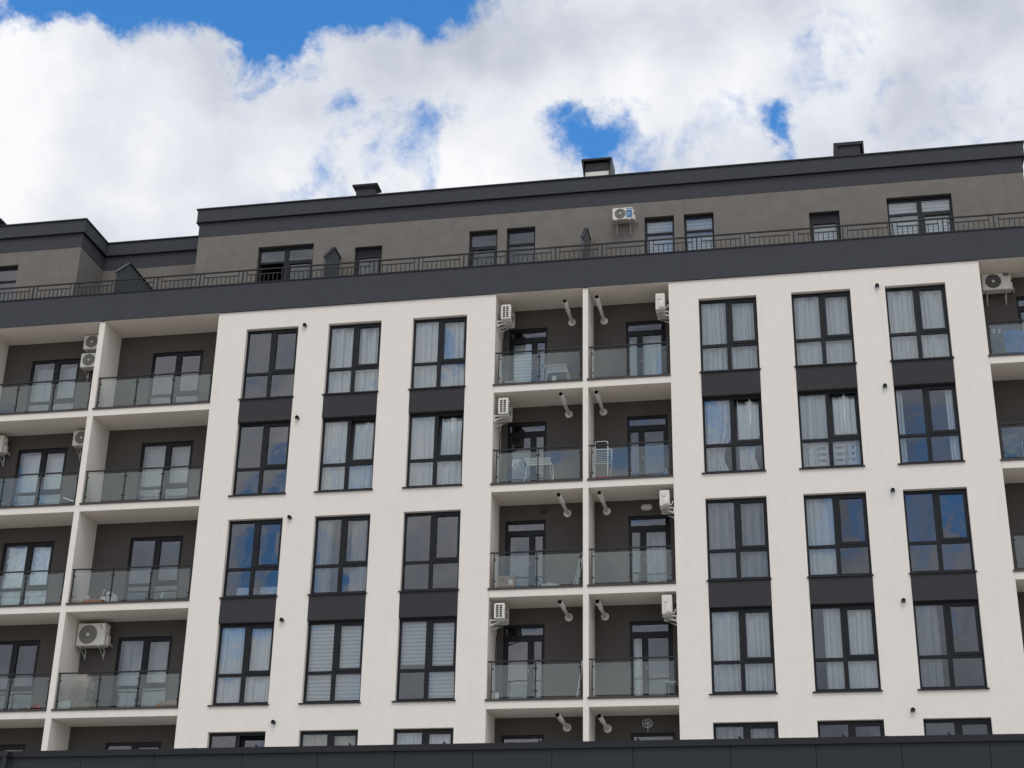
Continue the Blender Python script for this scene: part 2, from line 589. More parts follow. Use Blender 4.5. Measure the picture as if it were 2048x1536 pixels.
for x0, x1, cols in PANELS:
    holes = []
    for c in cols:
        holes += [(c, c + W, ZF[1], ZT[0]), (c, c + W, ZF[3], ZT[2]), (c, c + W, ZF[4], ZT[4])]
    mb = MB()
    holed_wall(mb, x0, x1, 0.0, 22.068, 0.0, holes, .30)
    for x, fl in ((x0, 1), (x1, 0)):
        q = [(x, 0, 0), (x, 1.45, 0), (x, 1.45, 22.068), (x, 0, 22.068)]
        mb.add(q, [(0, 1, 2, 3)])
    mb.build('white_wall', M['white'], B)
    for c in cols:
        for i in (0, 2):
            sp = MB().box(c + .001, c + W - .001, -.012, .26, ZT[i + 1] - .012, ZF[i] - .012, bev=0).build('spandrel', M['spandrel'], B)

# window --------------------------------------------------------------------------------------


def pane(mb, x0, x1, z0, z1, y, n=5):
    """one bowed pane, leaning by a hair as real sealed units do"""
    bow = RND.uniform(-.0015, .0035)
    tx, tz = RND.gauss(0, .006), RND.gauss(0, .005)

    def fn(u, v):
        return (x0 + (x1 - x0) * u, y + bow * (1 - (2 * u - 1) ** 2) * (1 - (2 * v - 1) ** 2) * -1
                + tx * (u - .5) * (x1 - x0) + tz * (v - .5) * (z1 - z0), z0 + (z1 - z0) * v)
    mb.grid(fn, n, n)


def window(x, y, z, w=W, h=2.28, sill=True, ajar=0.0, name='window', sill_over=.06):
    """anthracite four-light window: fixed light left, opening sash right, two low lights"""
    k = w / W
    fr = MB()
    yf, yb = y, y + .075
    L0, L1, R0, R1 = .06, .745 * k, .86 * k, w - .06
    fr.box(0, L0, yf, yb, 0, h)
    fr.box(R1, w, yf, yb, 0, h)
    fr.box(L0, R1, yf, yb, h - .085, h)
    fr.box(L0, R1, yf, yb, 0, .09)
    fr.box(L1, R0, yf, yb, .09, h - .085)
    fr.box(L0, L1, yf, yb, .80, .885)
    fr.box(R0, R1, yf, yb, .80, .885)
    o = fr.build(name, M['frame'], B)
    o.location = (x, 0, z)
    sx0, sx1, sz0, sz1, b = R0 - .008, R1 + .035, .872, h - .055, .078
    sa = MB()
    ys, ye = yf - .016, yf + .06
    sa.box(sx0, sx0 + b, ys, ye, sz0, sz1)
    sa.box(sx1 - b, sx1, ys, ye, sz0, sz1)
    sa.box(sx0 + b, sx1 - b, ys, ye, sz1 - b, sz1)
    sa.box(sx0 + b, sx1 - b, ys, ye, sz0, sz0 + b)
    s = sa.build('sash', M['frame'], o)
    g = MB()
    yg = y + .03
    pane(g, L0, L1, .885, h - .085, yg)
    pane(g, L0, L1, .09, .80, yg)
    pane(g, R0, R1, .09, .80, yg)
    if ajar:                                    # tilted inwards at the top
        ca, sn = math.cos(ajar), math.sin(ajar)
        for v in s.data.vertices:
            dy, dz = v.co.y - ye, v.co.z - sz0
            v.co.y, v.co.z = ye + .02 + dy * ca + dz * sn, sz0 + .02 + dz * ca - dy * sn
        t = MB()
        pane(t, sx0 + b, sx1 - b, sz0 + b, sz1 - b, yg)
        for q in t.v:
            dy, dz = q[1] - ye, q[2] - sz0
            g.v.append((q[0], ye + .02 + dy * ca + dz * sn, sz0 + .02 + dz * ca - dy * sn))
        off = len(g.v) - len(t.v)
        g.f += [tuple(i + off for i in f) for f in t.f]
        g.m += t.m
        g.sm += t.sm
    else:
        pane(g, sx0 + b, sx1 - b, sz0 + b, sz1 - b, yg)
    g.build('glass', M['glass'], o)
    hd = MB().box(sx0 + .028, sx0 + .046, ys - .02, ys + .002, 1.42, 1.54)
    hd.build('handle', M['frame'], o)
    if sill:
        MB().box(-sill_over, w + .03, -.055, yf, -.034, -.002).build('sill', M['coping'], o)
    return o


WY = .14
AJAR = {('left', 1, 1): .07, ('left', 2, 1): .10, ('right', 0, 1): .10, ('right', 1, 1): .09, ('left', 1, 3): .0, ('left', 0, 4): .12}
for side, cols in (('far', PANELS[0][2]), ('left', LEFT_COLS), ('right', RIGHT_COLS)):
    for ci, c in enumerate(cols):
        for i in range(5):
            h = ZT[i] - ZF[i] - (.012 if i in (1, 3) else 0)
            window(c, WY, ZF[i], h=h, ajar=AJAR.get((side, ci, i), 0), sill_over=.07 if i in (1, 3) else .035)

# balcony recesses -------------------------------------------------------------------------------


def balcony_door(x, y, z, flip, w=1.15, h=2.28):
    """glazed door with a fanlight over it and a narrow side light"""
    def X(a, b):
        return (w - b, w - a) if flip else (a, b)
    fr = MB()
    yb = y + .075

    def bar(mb, a, b, z0, z1, dy=0.0):
        p, q = X(a, b)
        mb.box(p, q, y - dy, yb - dy * 1.5, z0, z1)
    for a, b, z0, z1 in ((0, .07, 0, h), (w - .06, w, 0, h), (.07, w - .06, h - .085, h), (.07, w - .06, 0, .06),
                         (.07, w - .06, 1.90, 2.00), (.74, .80, .06, 1.90)):
        bar(fr, a, b, z0, z1)
    o = fr.build('balcony_door', M['frame'], B)
    o.location = (x, 0, z)
    lf = MB()
    for a, b, z0, z1 in ((.05, .135, .03, 1.92), (.675, .76, .03, 1.92), (.135, .675, 1.83, 1.92), (.135, .675, .03, .13)):
        bar(lf, a, b, z0, z1, .018)
    for a, b, z0, z1 in ((.78, .845, .03, 1.92), (w - .09, w - .04, .03, 1.92), (.845, w - .09, 1.83, 1.92), (.845, w - .09, .03, .13)):
        bar(lf, a, b, z0, z1, .018)
    lf.build('door_leaf', M['frame'], o)
    g = MB()
    for a, b, z0, z1 in ((.07, w - .06, 2.0, h - .085), (.135, .675, .13, 1.83), (.845, w - .09, .13, 1.83)):
        p, q = X(a, b)
        pane(g, p, q, z0, z1, y + .025)
    g.build('glass', M['glass'], o)
    p, q = X(.705, .725)
    MB().box(p, q, y - .05, y - .02, .95, 1.06).build('handle', M['acring'], o)
    return o


def railing(x0, x1, i, posts):
    """glass balustrade: handrail, square posts with clamps, one glass sheet between each pair"""
    z = SL_TOP[i] + .065
    y = .075
    hr = MB().box(x0 + .002, x1 - .004, y - .022, y + .026, z + .98, z + 1.015, bev=.006)
    o = hr.build('balcony_railing', M['metal'], B)
    for k, p in enumerate(posts):
        pm = MB().box(p - .011, p + .011, y - .02, y + .02, z, z + .98)
        for zz in (.20, .80):
            sides = [s for s in (-1, 1) if not (k == 0 and s < 0) and not (k == len(posts) - 1 and s > 0)]
            for s in sides:
                a, b = sorted((p + s * .011, p + s * .052))
                pm.box(a, b, y - .018, y + .018, z + zz - .018, z + zz + .018)
        pm.build('post', M['metal'], o)
    for a, b in zip(posts[:-1], posts[1:]):
        gm_ = MB()
        pane(gm_, a + .026, b - .026, z + .055, z + .90, y, 4)
        gm_.build('glass_panel', M['bglass'], o)
    return o


DOORS = {'far_left': (-10.80, 1.64), 'left': (-6.75, 1.66), 'centre_left': (4.53, 1.15), 'centre_right': (8.01, 1.16),
         'right': (19.03, 1.16), 'far_right': (21.0, 1.16)}
POSTS = {'far_left': [-11.66, -10.47, -9.28, -8.10], 'left': [-7.81, -6.61, -5.45, -4.26], 'centre_left': [4.46, 5.64, 6.84],
         'centre_right': [7.14, 8.19, 9.30], 'right': [18.04, 19.22, 20.44], 'far_right': [20.75, 21.9, 23.1]}
for cell, (x0, x1) in CELLS.items():
    dx, dw = DOORS[cell]
    holes = [(dx, dx + dw, ZF[i], ZT[i]) for i in range(5)]
    mb = MB()
    holed_wall(mb, x0, x1, 0, 22.2, RB, holes, .25)
    mb.build('recess_wall', M['recess'], B)
    MB().box(x0 - .004, x1 + .004, -.02, RB + .01, 22.062, 22.3).build('balcony_soffit', M['white'], B)
    for i in range(5):
        s = MB().box(x0 - .004, x1 + .004, 0.0, RB + .01, SL_TOP[i] - .20, SL_TOP[i]).build('balcony_slab', M['white'], B)
        fl = MB().box(x0 + .003, x1 - .003, -.035, .16, SL_TOP[i] + .001, SL_TOP[i] + .055)
        fl.box(x0 - .03, x0 + .003, -.035, -.004, SL_TOP[i] + .001, SL_TOP[i] + .055)
        fl.build('floor_flashing', M['brownflash'], s)
        if cell in ('far_left', 'left'):
            window(dx, RB + .06, ZF[i], w=dw, sill=False, name='balcony_door')
        else:
            balcony_door(dx, RB + .06, ZF[i], cell in ('centre_right', 'right'), w=dw)
        railing(x0, x1, i, POSTS[cell])
for a, b in ((-8.04, -7.863), (6.91, 7.06), (20.52, 20.67)):
    MB().box(a, b, -.003, RB + .02, 0, 22.058).build('divider_wall', M['white'], B)
MB().box(23.2, 24.0, 0, RB, 0, 22.06).build('white_wall', M['white'], B)

# parapet band, terrace and set-back storey ------------------------------------------------------
MB().box(-24, 24, -.05, .22, 22.07, 22.985, bev=0).build('parapet_band', M['band'], B)
MB().box(-24, 24, -.075, .25, 22.985, 23.02).build('parapet_coping', M['coping'], B)
MB().box(-24, 24, .22, 14, 22.30, 22.62).build('terrace_floor', M['clad'], B)

YP, YR = 1.65, 3.35
PATH = [(-30, YP), (-9.95, YP), (-9.95, YR), (-5.88, YR), (-5.88, YP), (19.75, YP), (19.75, 13)]
PW = [('double', -3.80, 1.85, 25.20), ('door', -.58, .89, 24.93), ('single', 3.10, .90, 25.19), ('single', 4.29, .90, 25.19),
      ('single', 8.57, .90, 25.20), ('single', 9.77, .90, 25.20), ('door', 13.5, .89, 24.93), ('double', 15.78, 1.87, 25.22),
      ('single', -13.0, .91, 25.25)]
ZP = 22.66
mb = MB()
holed_wall(mb, -5.88, 19.75, 22.5, 25.74, YP, [(x, x + w, ZP, zt) for k, x, w, zt in PW if x > -6], .28)
holed_wall(mb, -30, -9.95, 22.5, 25.74, YP, [(x, x + w, ZP, zt) for k, x, w, zt in PW if x < -6], .28)
mb.add([(-9.95, YP, 22.5), (-9.95, YR, 22.5), (-9.95, YR, 25.74), (-9.95, YP, 25.74)], [(0, 1, 2, 3)])
mb.add([(-9.95, YR, 22.5), (-5.88, YR, 22.5), (-5.88, YR, 25.74), (-9.95, YR, 25.74)], [(0, 1, 2, 3)])
mb.add([(-5.88, YP, 22.5), (-5.88, YR, 22.5), (-5.88, YR, 25.74), (-5.88, YP, 25.74)], [(0, 1, 2, 3)])
mb.add([(19.75, YP, 22.5), (19.75, 13, 22.5), (19.75, 13, 25.74), (19.75, YP, 25.74)], [(0, 1, 2, 3)])
mb.build('taupe_wall', M['taupe'], B)
mb = MB()
ledge(mb, PATH, .012, .30, 25.735, 26.26)
ledge(mb, PATH, .085, .30, 26.262, 26.70)
mb.build('roof_fascia', M['band'], B)
mb = MB()
ledge(mb, PATH, .125, .32, 26.702, 26.745)
ledge(mb, PATH, .10, .02, 26.235, 26.258)
mb.build('roof_coping', M['coping'], B)
roof = MB()
pp = [(-30, YP + .2), (-10.15, YP + .2), (-10.15, YR + .2), (-5.68, YR + .2), (-5.68, YP + .2), (19.55, YP + .2), (19.55, 13), (-30, 13)]
roof.add([p + (26.3,) for p in pp], [tuple(range(8))])
roof.build('roof', M['clad'], B)


def penthouse_window(kind, x, w, zt):
    z, h, y = ZP, zt - ZP, YP + .13
    fr, g = MB(), MB()
    yb = y + .08
    fr.box(0, .06, y, yb, 0, h)
    fr.box(w - .06, w, y, yb, 0, h)
    fr.box(.06, w - .06, y, yb, 0, .08)
    sa = MB()
    lights = []
    if kind == 'door':
        fr.box(.06, w - .06, y, yb, h - .30, h)
        lights = [(.06, w - .06, .08, h - .30, True)]
    else:
        fr.box(.06, w - .06, y, yb, h - .10, h)
        cols = [(.06, w - .06)]
        if kind == 'double':
            fr.box(w / 2 - .07, w / 2 + .07, y, yb, .08, h - .10)
            cols = [(.06, w / 2 - .07), (w / 2 + .07, w - .06)]
        zt_ = h - .50
        for n, (a, b) in enumerate(cols):
            fr.box(a, b, y, yb, zt_ - .07, zt_)
            lights += [(a, b, zt_, h - .10, False), (a, b, .08, zt_ - .07, n == len(cols) - 1 and kind == 'double' or x < 4 and x > 3)]
    for a, b, z0, z1, sash in lights:
        if sash:
            t = .055
            sa.box(a - .015, a + t, y - .015, y + .05, z0, z1)
            sa.box(b - t, b + .015, y - .015, y + .05, z0, z1)
            sa.box(a + t, b - t, y - .015, y + .05, z1 - t, z1)
            sa.box(a + t, b - t, y - .015, y + .05, z0, z0 + t)
            a, b, z0, z1 = a + t, b - t, z0 + t, z1 - t
        if kind == 'double' and x < 0 and a < .1 and z0 < 1:
            sa.box(a + .0, a + .05, y + .06, y + .62, z0, z1)      # this light stands open, swung inwards
            continue
        pane(g, a, b, z0, z1, y + .03)
    o = fr.build('terrace_window', M['frame'], B)
    o.location = (x, 0, z)
    if sa.v:
        sa.build('sash', M['frame'], o)
    g.build('glass', M['glass'], o)


for a in PW:
    penthouse_window(*a)

# rooms behind the glass: floors, partitions and a far wall, so that the openings show dark interiors
mb = MB()
for i in range(5):
    mb.box(-24, 24, 1.5, 6.0, ZF[i] - .28, ZF[i] - .03)
    for x0, x1, cols in PANELS:
        mb.box(x0 + .03, x1 - .03, .31, 1.5, ZF[i] - .28, ZF[i] - .03)
for x0, x1, cols in PANELS:
    mb.box(x0 + .03, x1 - .03, .31, 6, 22.02, 22.25)
mb.box(-24, 24, 6.0, 6.3, 0, 26.0)
for x in (-24, -11.7, -8.0, -4.2, .35, 4.35, 6.95, 9.39, 13.6, 17.97, 20.6, 23.9):
    mb.box(x - .07, x + .07, 1.52, 6, 2, 22.0)
for x in (-7.9, .4, 6.9, 12.2, 18.9):
    mb.box(x - .05, x + .05, YR + .2 if x < -6 else YP + .3, 6, 22.64, 26.1)
mb.box(-24, -10.2, YP + .3, 6, 26.0, 26.1)
mb.box(-5.6, 19.5, YP + .3, 6, 26.0, 26.1)
mb.build('interior', M['interior'], B)
mb = MB()
mb.box(-24, 24, 13.4, 13.6, 0, 22.3)
mb.box(-24.2, -24, 0, 13.6, 0, 22.6)
mb.box(24, 24.2, 0, 13.6, 0, 22.6)
mb.build('outer_wall', M['white'], B)

# terrace partition screens
for x, y1 in ((-7.85, 3.33), (-1.06, YP), (6.87, YP)):
    poly = [(.22, 22.62), (y1 - .01, 22.62), (y1 - .01, 24.56), (1.0, 24.58), (.22, 23.88)]
    mb = MB().prism(poly, 'x', x - .012, x + .012)
    n = int((y1 - .25) / .13)
    for k in range(n):
        ya = .27 + k * .13
        zt = 24.55 if ya > 1.0 else 23.9 + (ya - .22) / .78 * .68 - .02
        mb.box(x - .04, x + .04, ya, ya + .055, 22.62, zt)
    cap = MB()
    for (ya, za), (yb, zb) in (((.17, 23.86), (1.0, 24.61)), ((1.0, 24.61), (y1 - .01, 24.585))):
        cap.prism([(ya, za - .02), (yb, zb - .03), (yb, zb + .01), (ya, za + .02)], 'x', x - .055, x + .055)
    o = mb.build('terrace_screen', M['screen'], B)
    cap.build('screen_cap', M['metal'], o)

# terrace railing
hr = MB().box(-24, 24, .10, .145, 23.525, 23.562)
RO = hr.build('terrace_railing', M['rail'], B)
k = -21
while 6.08 + 1.3835 * k < 23.5:
    p = 6.08 + 1.3835 * k
    MB().box(p - .018, p + .018, .105, .14, 23.02, 23.53).build('post', M['rail'], RO)
    pm = MB()
    a, b = p + .13, p + 1.3835 - .13
    pm.box(a - .011, a + .011, .112, .134, 23.05, 23.53)
    pm.box(b - .011, b + .011, .112, .134, 23.05, 23.53)
    pm.box(a + .011, b - .011, .112, .134, 23.372, 23.400)
    pm.box(p + .018, p + 1.3835 - .018, .113, .133, 23.05, 23.07)
    for j in range(1, 8):
        q = a + (b - a) * j / 8
        pm.box(q - .010, q + .010, .113, .133, 23.07, 23.375)
    pm.build('baluster_panel', M['rail'], RO)
    k += 1

# chimneys


def chimney(x0, x1, y0, y1, ztop, kind):
    mb, cp = MB(), MB()
    i = .11
    zc = ztop - .13
    if kind == 0:
        mb.box(x0 + i, x1 - i, y0 + i, y1 - i, 26.3, zc)
        cp.add([(x0, y0, ztop), (x1, y0, ztop), (x1, y1, ztop), (x0, y1, ztop), (x0, y0, ztop - .06), (x1, y0, ztop - .06), (x1, y1, ztop - .06), (x0, y1, ztop - .06),
                (x0 + i, y0 + i, zc - .02), (x1 - i, y0 + i, zc - .02), (x1 - i, y1 - i, zc - .02), (x0 + i, y1 - i, zc - .02)],
               [(0, 1, 2, 3), (0, 4, 5, 1), (1, 5, 6, 2), (2, 6, 7, 3), (3, 7, 4, 0), (4, 8, 9, 5), (5, 9, 10, 6), (6, 10, 11, 7), (7, 11, 8, 4)])
        o = mb.build('chimney', M['band'], B)
        cp.build('chimney_cap', M['spandrel'], o)
    elif kind == 1:
        mb.box(x0 + i, x1 - i, y0 + i, y1 - i, 26.3, 27.62)
        o = mb.build('chimney', M['white'], B)
        u = MB().box(x0 + i - .002, x1 - i + .002, y0 + i - .002, y1 - i + .002, 27.62, zc)
        u.build('chimney_top', M['spandrel'], o)
        cp.box(x0, x1, y0, y1, ztop - .07, ztop)
        cp.prism([(x0, ztop - .07), (x0 + .06, ztop - .07), (x0 + i, 27.3), (x0 + i - .03, 27.3)], 'y', y0 + .02, y1 - .02)
        cp.prism([(x1, ztop - .07), (x1 - .06, ztop - .07), (x1 - i, 27.3), (x1 - i + .03, 27.3)], 'y', y0 + .02, y1 - .02)
        cp.build('chimney_cap', M['coping'], o)
    else:
        mb.box(x0 + i, x1 - i, y0 + .06, y1 - i, 26.3, ztop - .11)
        o = mb.build('chimney', M['band'], B)
        cp.box(x0, x1, y0, y1, ztop - .11, ztop)
        cp.box(x0, x0 + i, y0, y1, 26.3, ztop - .11)
        cp.box(x1 - i * .4, x1, y0, y1, 26.3, ztop - .11)
        cp.build('chimney_cap', M['spandrel'], o)


chimney(-1.12, -.27, 2.6, 3.15, 27.83, 0)
chimney(6.49, 7.47, 2.6, 3.45, 28.06, 1)
chimney(14.41, 15.32, 2.6, 3.2, 27.87, 2)
chimney(-14.5, -13.62, 2.6, 3.4, 27.68, 0)

# ------------------------------------------------------------------ low wing in front
P = thing('commercial_wing', 'low graphite clad wing in front, its flashed roof edge across the foot of the view', 'building', (0, -8, 0))
mb = MB()
joints = [-26.3 + 1.655 * k for k in range(40)]
shown = [-2.88, -1.20, .78, 2.45, 4.11, 5.78, 7.43, 9.09, 11.05, 12.73, 14.38, 16.05]
js = sorted([-26, -24.3, -22.6, -21, -19.3, -17.7, -16, -14.4, -12.7, -11.1, -9.4, -7.8, -6.1, -4.5] + shown + [17.75, 19.4, 21, 22.7, 24.4, 26])
for a, b in zip(js[:-1], js[1:]):
    for z0, z1 in ((5.1, 7.42), (2.6, 5.092), (.1, 2.592)):
        mb.box(a + .006, b - .006, 0, .05, z0, z1)
mb.build('cladding', M['clad'], P)
MB().box(-26, 26, .052, 7.96, 0, 7.26).build('wing_body', M['coping'], P)
MB().box(-26, 26, .36, 7.96, 7.262, 7.30).build('roof_bounce_layer', M['bounce'], P)  # unseen pale top layer, added to throw light up onto the soffits
cp = MB().box(-26, 26, -.06, .35, 7.445, 7.53)
cp.box(-26, 26, -.06, -.045, 7.40, 7.445)
cp.box(-26, 26, .052, .34, 7.30, 7.445)
for x in (-10.4, -6.9, -.3, 6.6, 14.1, 19.6):
    cp.box(x - .06, x + .06, -.064, .354, 7.43, 7.534)
cp.build('roof_flashing', M['coping'], P)
for x in (-5.0, -3.02, -.99, 1.06, 3.12, 5.15, 7.16, 9.19, 11.23, 13.27, 15.3, 17.3):
    w_ = MB().prism([(x - .012, 7.532), (x + .055, 7.532), (x + .03, 7.575), (x - .01, 7.60)], 'y', .0, .03)
    w_.build('clamp', M['coping'], P)
dp = MB().tube([(-4.60, -.13, .1), (-4.60, -.13, 7.52)], .055, 12)
dp.box(-4.68, -4.52, -.2, -.06, 7.40, 7.50)
dp.build('downpipe', M['metal'], P)

# ------------------------------------------------------------------ things fixed to the facade


def flue(cell, i, label, x, zc, yend):
    o = thing('flue_pipe', label, 'flue pipe', (x, RB, zc), 0, 'boiler flues of the central balconies')
    a = MB().tube([(0, -.05, 0), (0, yend - RB + .62, 0)], .05, 16, cap=False)
    a.tube([(0, yend - RB + .64, 0), (0, yend - RB, 0)], .056, 16, cap=False)
    a.tube([(0, yend - RB + .66, 0), (0, yend - RB + .60, 0)], .06, 16)
    a.build('pipe', M['flue'], o)
    m = MB().tube([(0, yend - RB, 0), (0, yend - RB + .10, 0)], .049, 16, cap=False)
    m.disc((0, yend - RB + .10, 0), (0, -1, 0), .049, 16)
    m.disc((0, yend - RB - .001, 0), (0, -1, 0), .056, 16, r0=.046)
    m.build('pipe_mouth', M['black'], o)
    r = MB().tube([(0, 0, 0), (0, -.012, 0), (0, -.03, 0), (0, -.032, 0)], [.115, .112, .085, .05], 20)
    r.build('wall_plate', M['flue'], o)


ROW = ['top', 'second', 'third', 'fourth', 'lowest']
for i, (xl, xr, zl, zr, yl, yr) in enumerate(((6.42, 7.37, 21.57, 21.55, -.24, -.40), (6.33, 7.33, 18.64, 18.65, -.30, -.26), (6.30, 7.41, 15.63, 15.64, -.38, -.36),
                                              (6.35, 7.34, 12.64, 12.63, -.38, -.32), (6.31, 7.39, 9.65, 9.60, -.42, -.44))):
    flue('centre_left', i, 'white boiler flue poking out of left central balcony, %s row' % ROW[i], xl, zl, yl)
    flue('centre_right', i, 'white boiler flue poking out of right central balcony, %s row' % ROW[i], xr, zr, yr)


def wall_vent(label, x, z):
    o = thing('wall_vent', label, 'vent', (x, 0, z), 0, 'black vents on the white walls')
    n = 16
    h = MB()
    h.tube([(0, .01, 0), (0, -.075, 0), (0, -.10, .004)], [.060, .060, .054], n, cap=False)
    h.tube([(0, -.10, .004), (0, -.04, .004)], [.054, .048], n, cap=False)
    h.disc((0, -.04, .004), (0, -1, 0), .050, n)
    h.build('hood', M['vent'], o)
    MB().tube([(0, 0, 0), (0, -.012, 0)], [.092, .085], n).build('collar', M['plastic'], o)
    MB().box(-.006, .006, -.095, -.085, -.11, -.05).build('drip', M['plastic'], o)


for i, (xl, zl, xr, zr) in enumerate(((-1.45, 21.45, 15.17, 21.47), (-1.46, 18.48, 15.15, 18.43), (-1.45, 15.44, 15.12, 15.44), (-1.44, 12.48, 15.15, 12.46), (-1.45, 9.69, 15.15, 9.67))):
    wall_vent('black hooded vent on left white wall, %s row' % ROW[i], xl + .02, zl)
    wall_vent('black hooded vent on right white wall, %s row' % ROW[i], xr + .02, zr)


def ac_unit(label, loc, rz=0.0, w=.80, h=.48, d=.30, leg='wall', grid_end=False, logo=None, dark_fan=True, drop=.32, gap=.10, fan='acgrey'):
    """outdoor unit: x along the case, front towards -y, loc = lower front left corner turned by rz"""
    o = thing('air_conditioner', label, 'air conditioner', loc, rz, 'outdoor air conditioning units')
    MB().box(0, w, 0, d, 0, h, bev=.018).build('casing', M['ac'], o)
    fx, fz, fr = min(w * .40, h * .52 + .03), h * .5, h * .42
    g = MB()
    g.disc((fx, -.003, fz), (0, -1, 0), fr, 32)
    for k in range(5):
        a = 2 * math.pi * k / 5
        p = [(fx + math.cos(a + t) * r, -.005, fz + math.sin(a + t) * r) for r, t in ((.2 * fr, 0), (.95 * fr, -.35), (.98 * fr, .25), (.3 * fr, .7))]
        g.add(p, [(0, 1, 2, 3)], 0)
    g.build('fan', M[fan], o)
    gr = MB()
    for q in (.30, .44, .58, .72, .86, 1.0):
        gr.tube([(fx + math.cos(a) * fr * q, -.010, fz + math.sin(a) * fr * q) for a in [2 * math.pi * t / 28 for t in range(28)]], .0035, 5, closed=True)
    for t in range(10):
        a = 2 * math.pi * t / 10
        gr.tube([(fx + math.cos(a) * fr * .16, -.012, fz + math.sin(a) * fr * .16), (fx + math.cos(a) * fr, -.010, fz + math.sin(a) * fr)], .003, 4)
    gr.build('grille', M['acring'], o)
    MB().tube([(fx, -.004, fz), (fx, -.02, fz)], [fr * .19, fr * .17], 16).build('hub', M['ac'], o)
    if logo:
        l = MB()
        x0, x1 = w * .78, w * .95
        if logo == 'navy':
            l.box(x0 - .02, x1 + .01, -.004, .0, h * .80, h * .95)
            l.box(x0 + .01, x1 - .02, -.006, -.004, h * .865, h * .885, 1)
            l.box(x0 + .04, x1 - .03, -.004, 0, h * .72, h * .76, 2)
            l.build('badge', [M['navy'], M['bracket'], M['acdark']], o)
        elif logo == 'blue':
            l.box(x0 - .06, x1 + .01, -.004, .0, h * .12, h * .78)
            l.box(x0 - .06, x1 + .01, -.004, .0, h * .84, h * .92)
            l.tube([(x0 + .03 + .035 * math.cos(t), -.006, h * .42 + .045 * math.sin(t)) for t in [.5 + q * .5 for q in range(9)]], .009, 5, mi=1)
            l.build('badge', [M['bluelabel'], M['plastic']], o)
        else:
            l.box(x0 - .02, x1, -.003, .0, h * .72, h * .96)
            l.tube([(x0 + .05 + .035 * math.cos(a), -.006, h * .88 + .022 * math.sin(a)) for a in [.6 + q * .55 for q in range(9)]], .010, 6, mi=1)
            l.box(x0 + .005, x1 - .02, -.005, -.003, h * .76, h * .79, 2)
            l.build('badge', [M['plastic'], M['redink'], M['navy']], o)
    # valve cover and service side on the right end
    v = MB().box(w, w + .055, d * .35, d * .92, h * .05, h * .50, bev=.012)
    v.box(w, w + .03, d * .25, d * .6, h * .62, h * .86, bev=.006)
    v.build('valve_cover', M['ac'], o)
    if grid_end:
        gd = MB()
        for a in range(2):
            for b in range(6):
                y0 = d * (.22 + .34 * a)
                z0 = h * (.10 + .135 * b)
                gd.box(-.004, 0, y0, y0 + d * .24, z0, z0 + h * .095)
        gd.build('coil_guard', M['black'], o)  # guard holes drawn as black cells for their dark inside
    dep = d + gap
    for x in (w * .14, w * .80):
        b = MB().box(x, x + .03, -.0, dep, -.04, -.004)
        b.box(x, x + .03, dep - .03, dep, -drop, -.04)
        b.prism([(.03, -.045), (.07, -.045), (dep - .03, -drop + .02), (dep - .03, -drop + .07)], 'x', x + .004, x + .026)
        b.build('bracket', M['bracket'], o)
    ps = MB()
    ps.tube([(w + .05, d * .6, h * .2), (w + .10, d * .7, h * .12), (w + .10, d + gap * .6, -.02), (w + .06, d + gap * .85, .10)], .014, 6)
    ps.build('pipe', M['bracket'], o)
    return o


# facing the street, on the recess walls
ac_unit('cream air conditioner, upper of two stacked in far left top balcony', (-8.90, .75, 21.55), h=.47)
ac_unit('cream air conditioner, lower of two stacked in far left top balcony', (-8.92, .75, 20.93), h=.47)
ac_unit('cream air conditioner beside divider wall, far left balcony, second row', (-8.81, .75, 18.33), w=.76, h=.48)
ac_unit('cream air conditioner at left picture edge, second balcony row', (-11.66, .75, 18.24), w=.56, h=.56)
ac_unit('large cream air conditioner with emblem beside balcony door, fourth row left', (-7.82, .75, 12.14), w=.86, h=.65, d=.33, logo='swirl', drop=.31, gap=.1)
ac_unit('cream air conditioner with navy badge, top right corner balcony', (18.12, .80, 21.54), w=.77, h=.51, logo='navy', gap=.08, fan='acdark')
ac_unit('white air conditioner with blue sticker on taupe top storey wall', (7.64, 1.25, 24.97), w=.62, h=.40, d=.28, logo='blue', gap=.1, drop=.34)
# fan towards the right, hung on the left side wall of the central balconies
for i, yy, zz, hh, nm in ((0, .02, 21.26, .46, 'top'), (1, -.08, 18.24, .48, 'second'), (3, .0, 12.35, .42, 'fourth')):
    ac_unit('air conditioner with grated end, left central balcony, %s row' % nm, (4.79, yy, zz), math.pi / 2, w=.68, h=hh, d=.29, grid_end=True, gap=.14, drop=.20)
    hose = MB().tube([(4.62, yy + .66, zz - .02), (4.52, yy + .72, zz - .12), (4.42, yy + .80, zz - .30), (4.385, yy + .92, zz - .75), (4.40, yy + .96, zz - 1.5), (4.38, yy + 1.0, zz - 2.05)], .014, 6).build('drain_hose', M['vent'])
    tag(hose, 'thin black drain hose down side wall, left central balcony, %s row' % nm, 'hose', 'drain hoses')
# fan towards the left, hung on the right side wall
for i, yy, zz, hh, nm in ((0, .03, 21.24, .52, 'top'), (2, -.02, 15.31, .45, 'third'), (3, -.02, 12.32, .52, 'fourth')):
    ac_unit('air conditioner seen end-on, right central balcony, %s row' % nm, (9.0, yy + .72, zz), -math.pi / 2, w=.70, h=hh, d=.27, gap=.11, drop=.20)

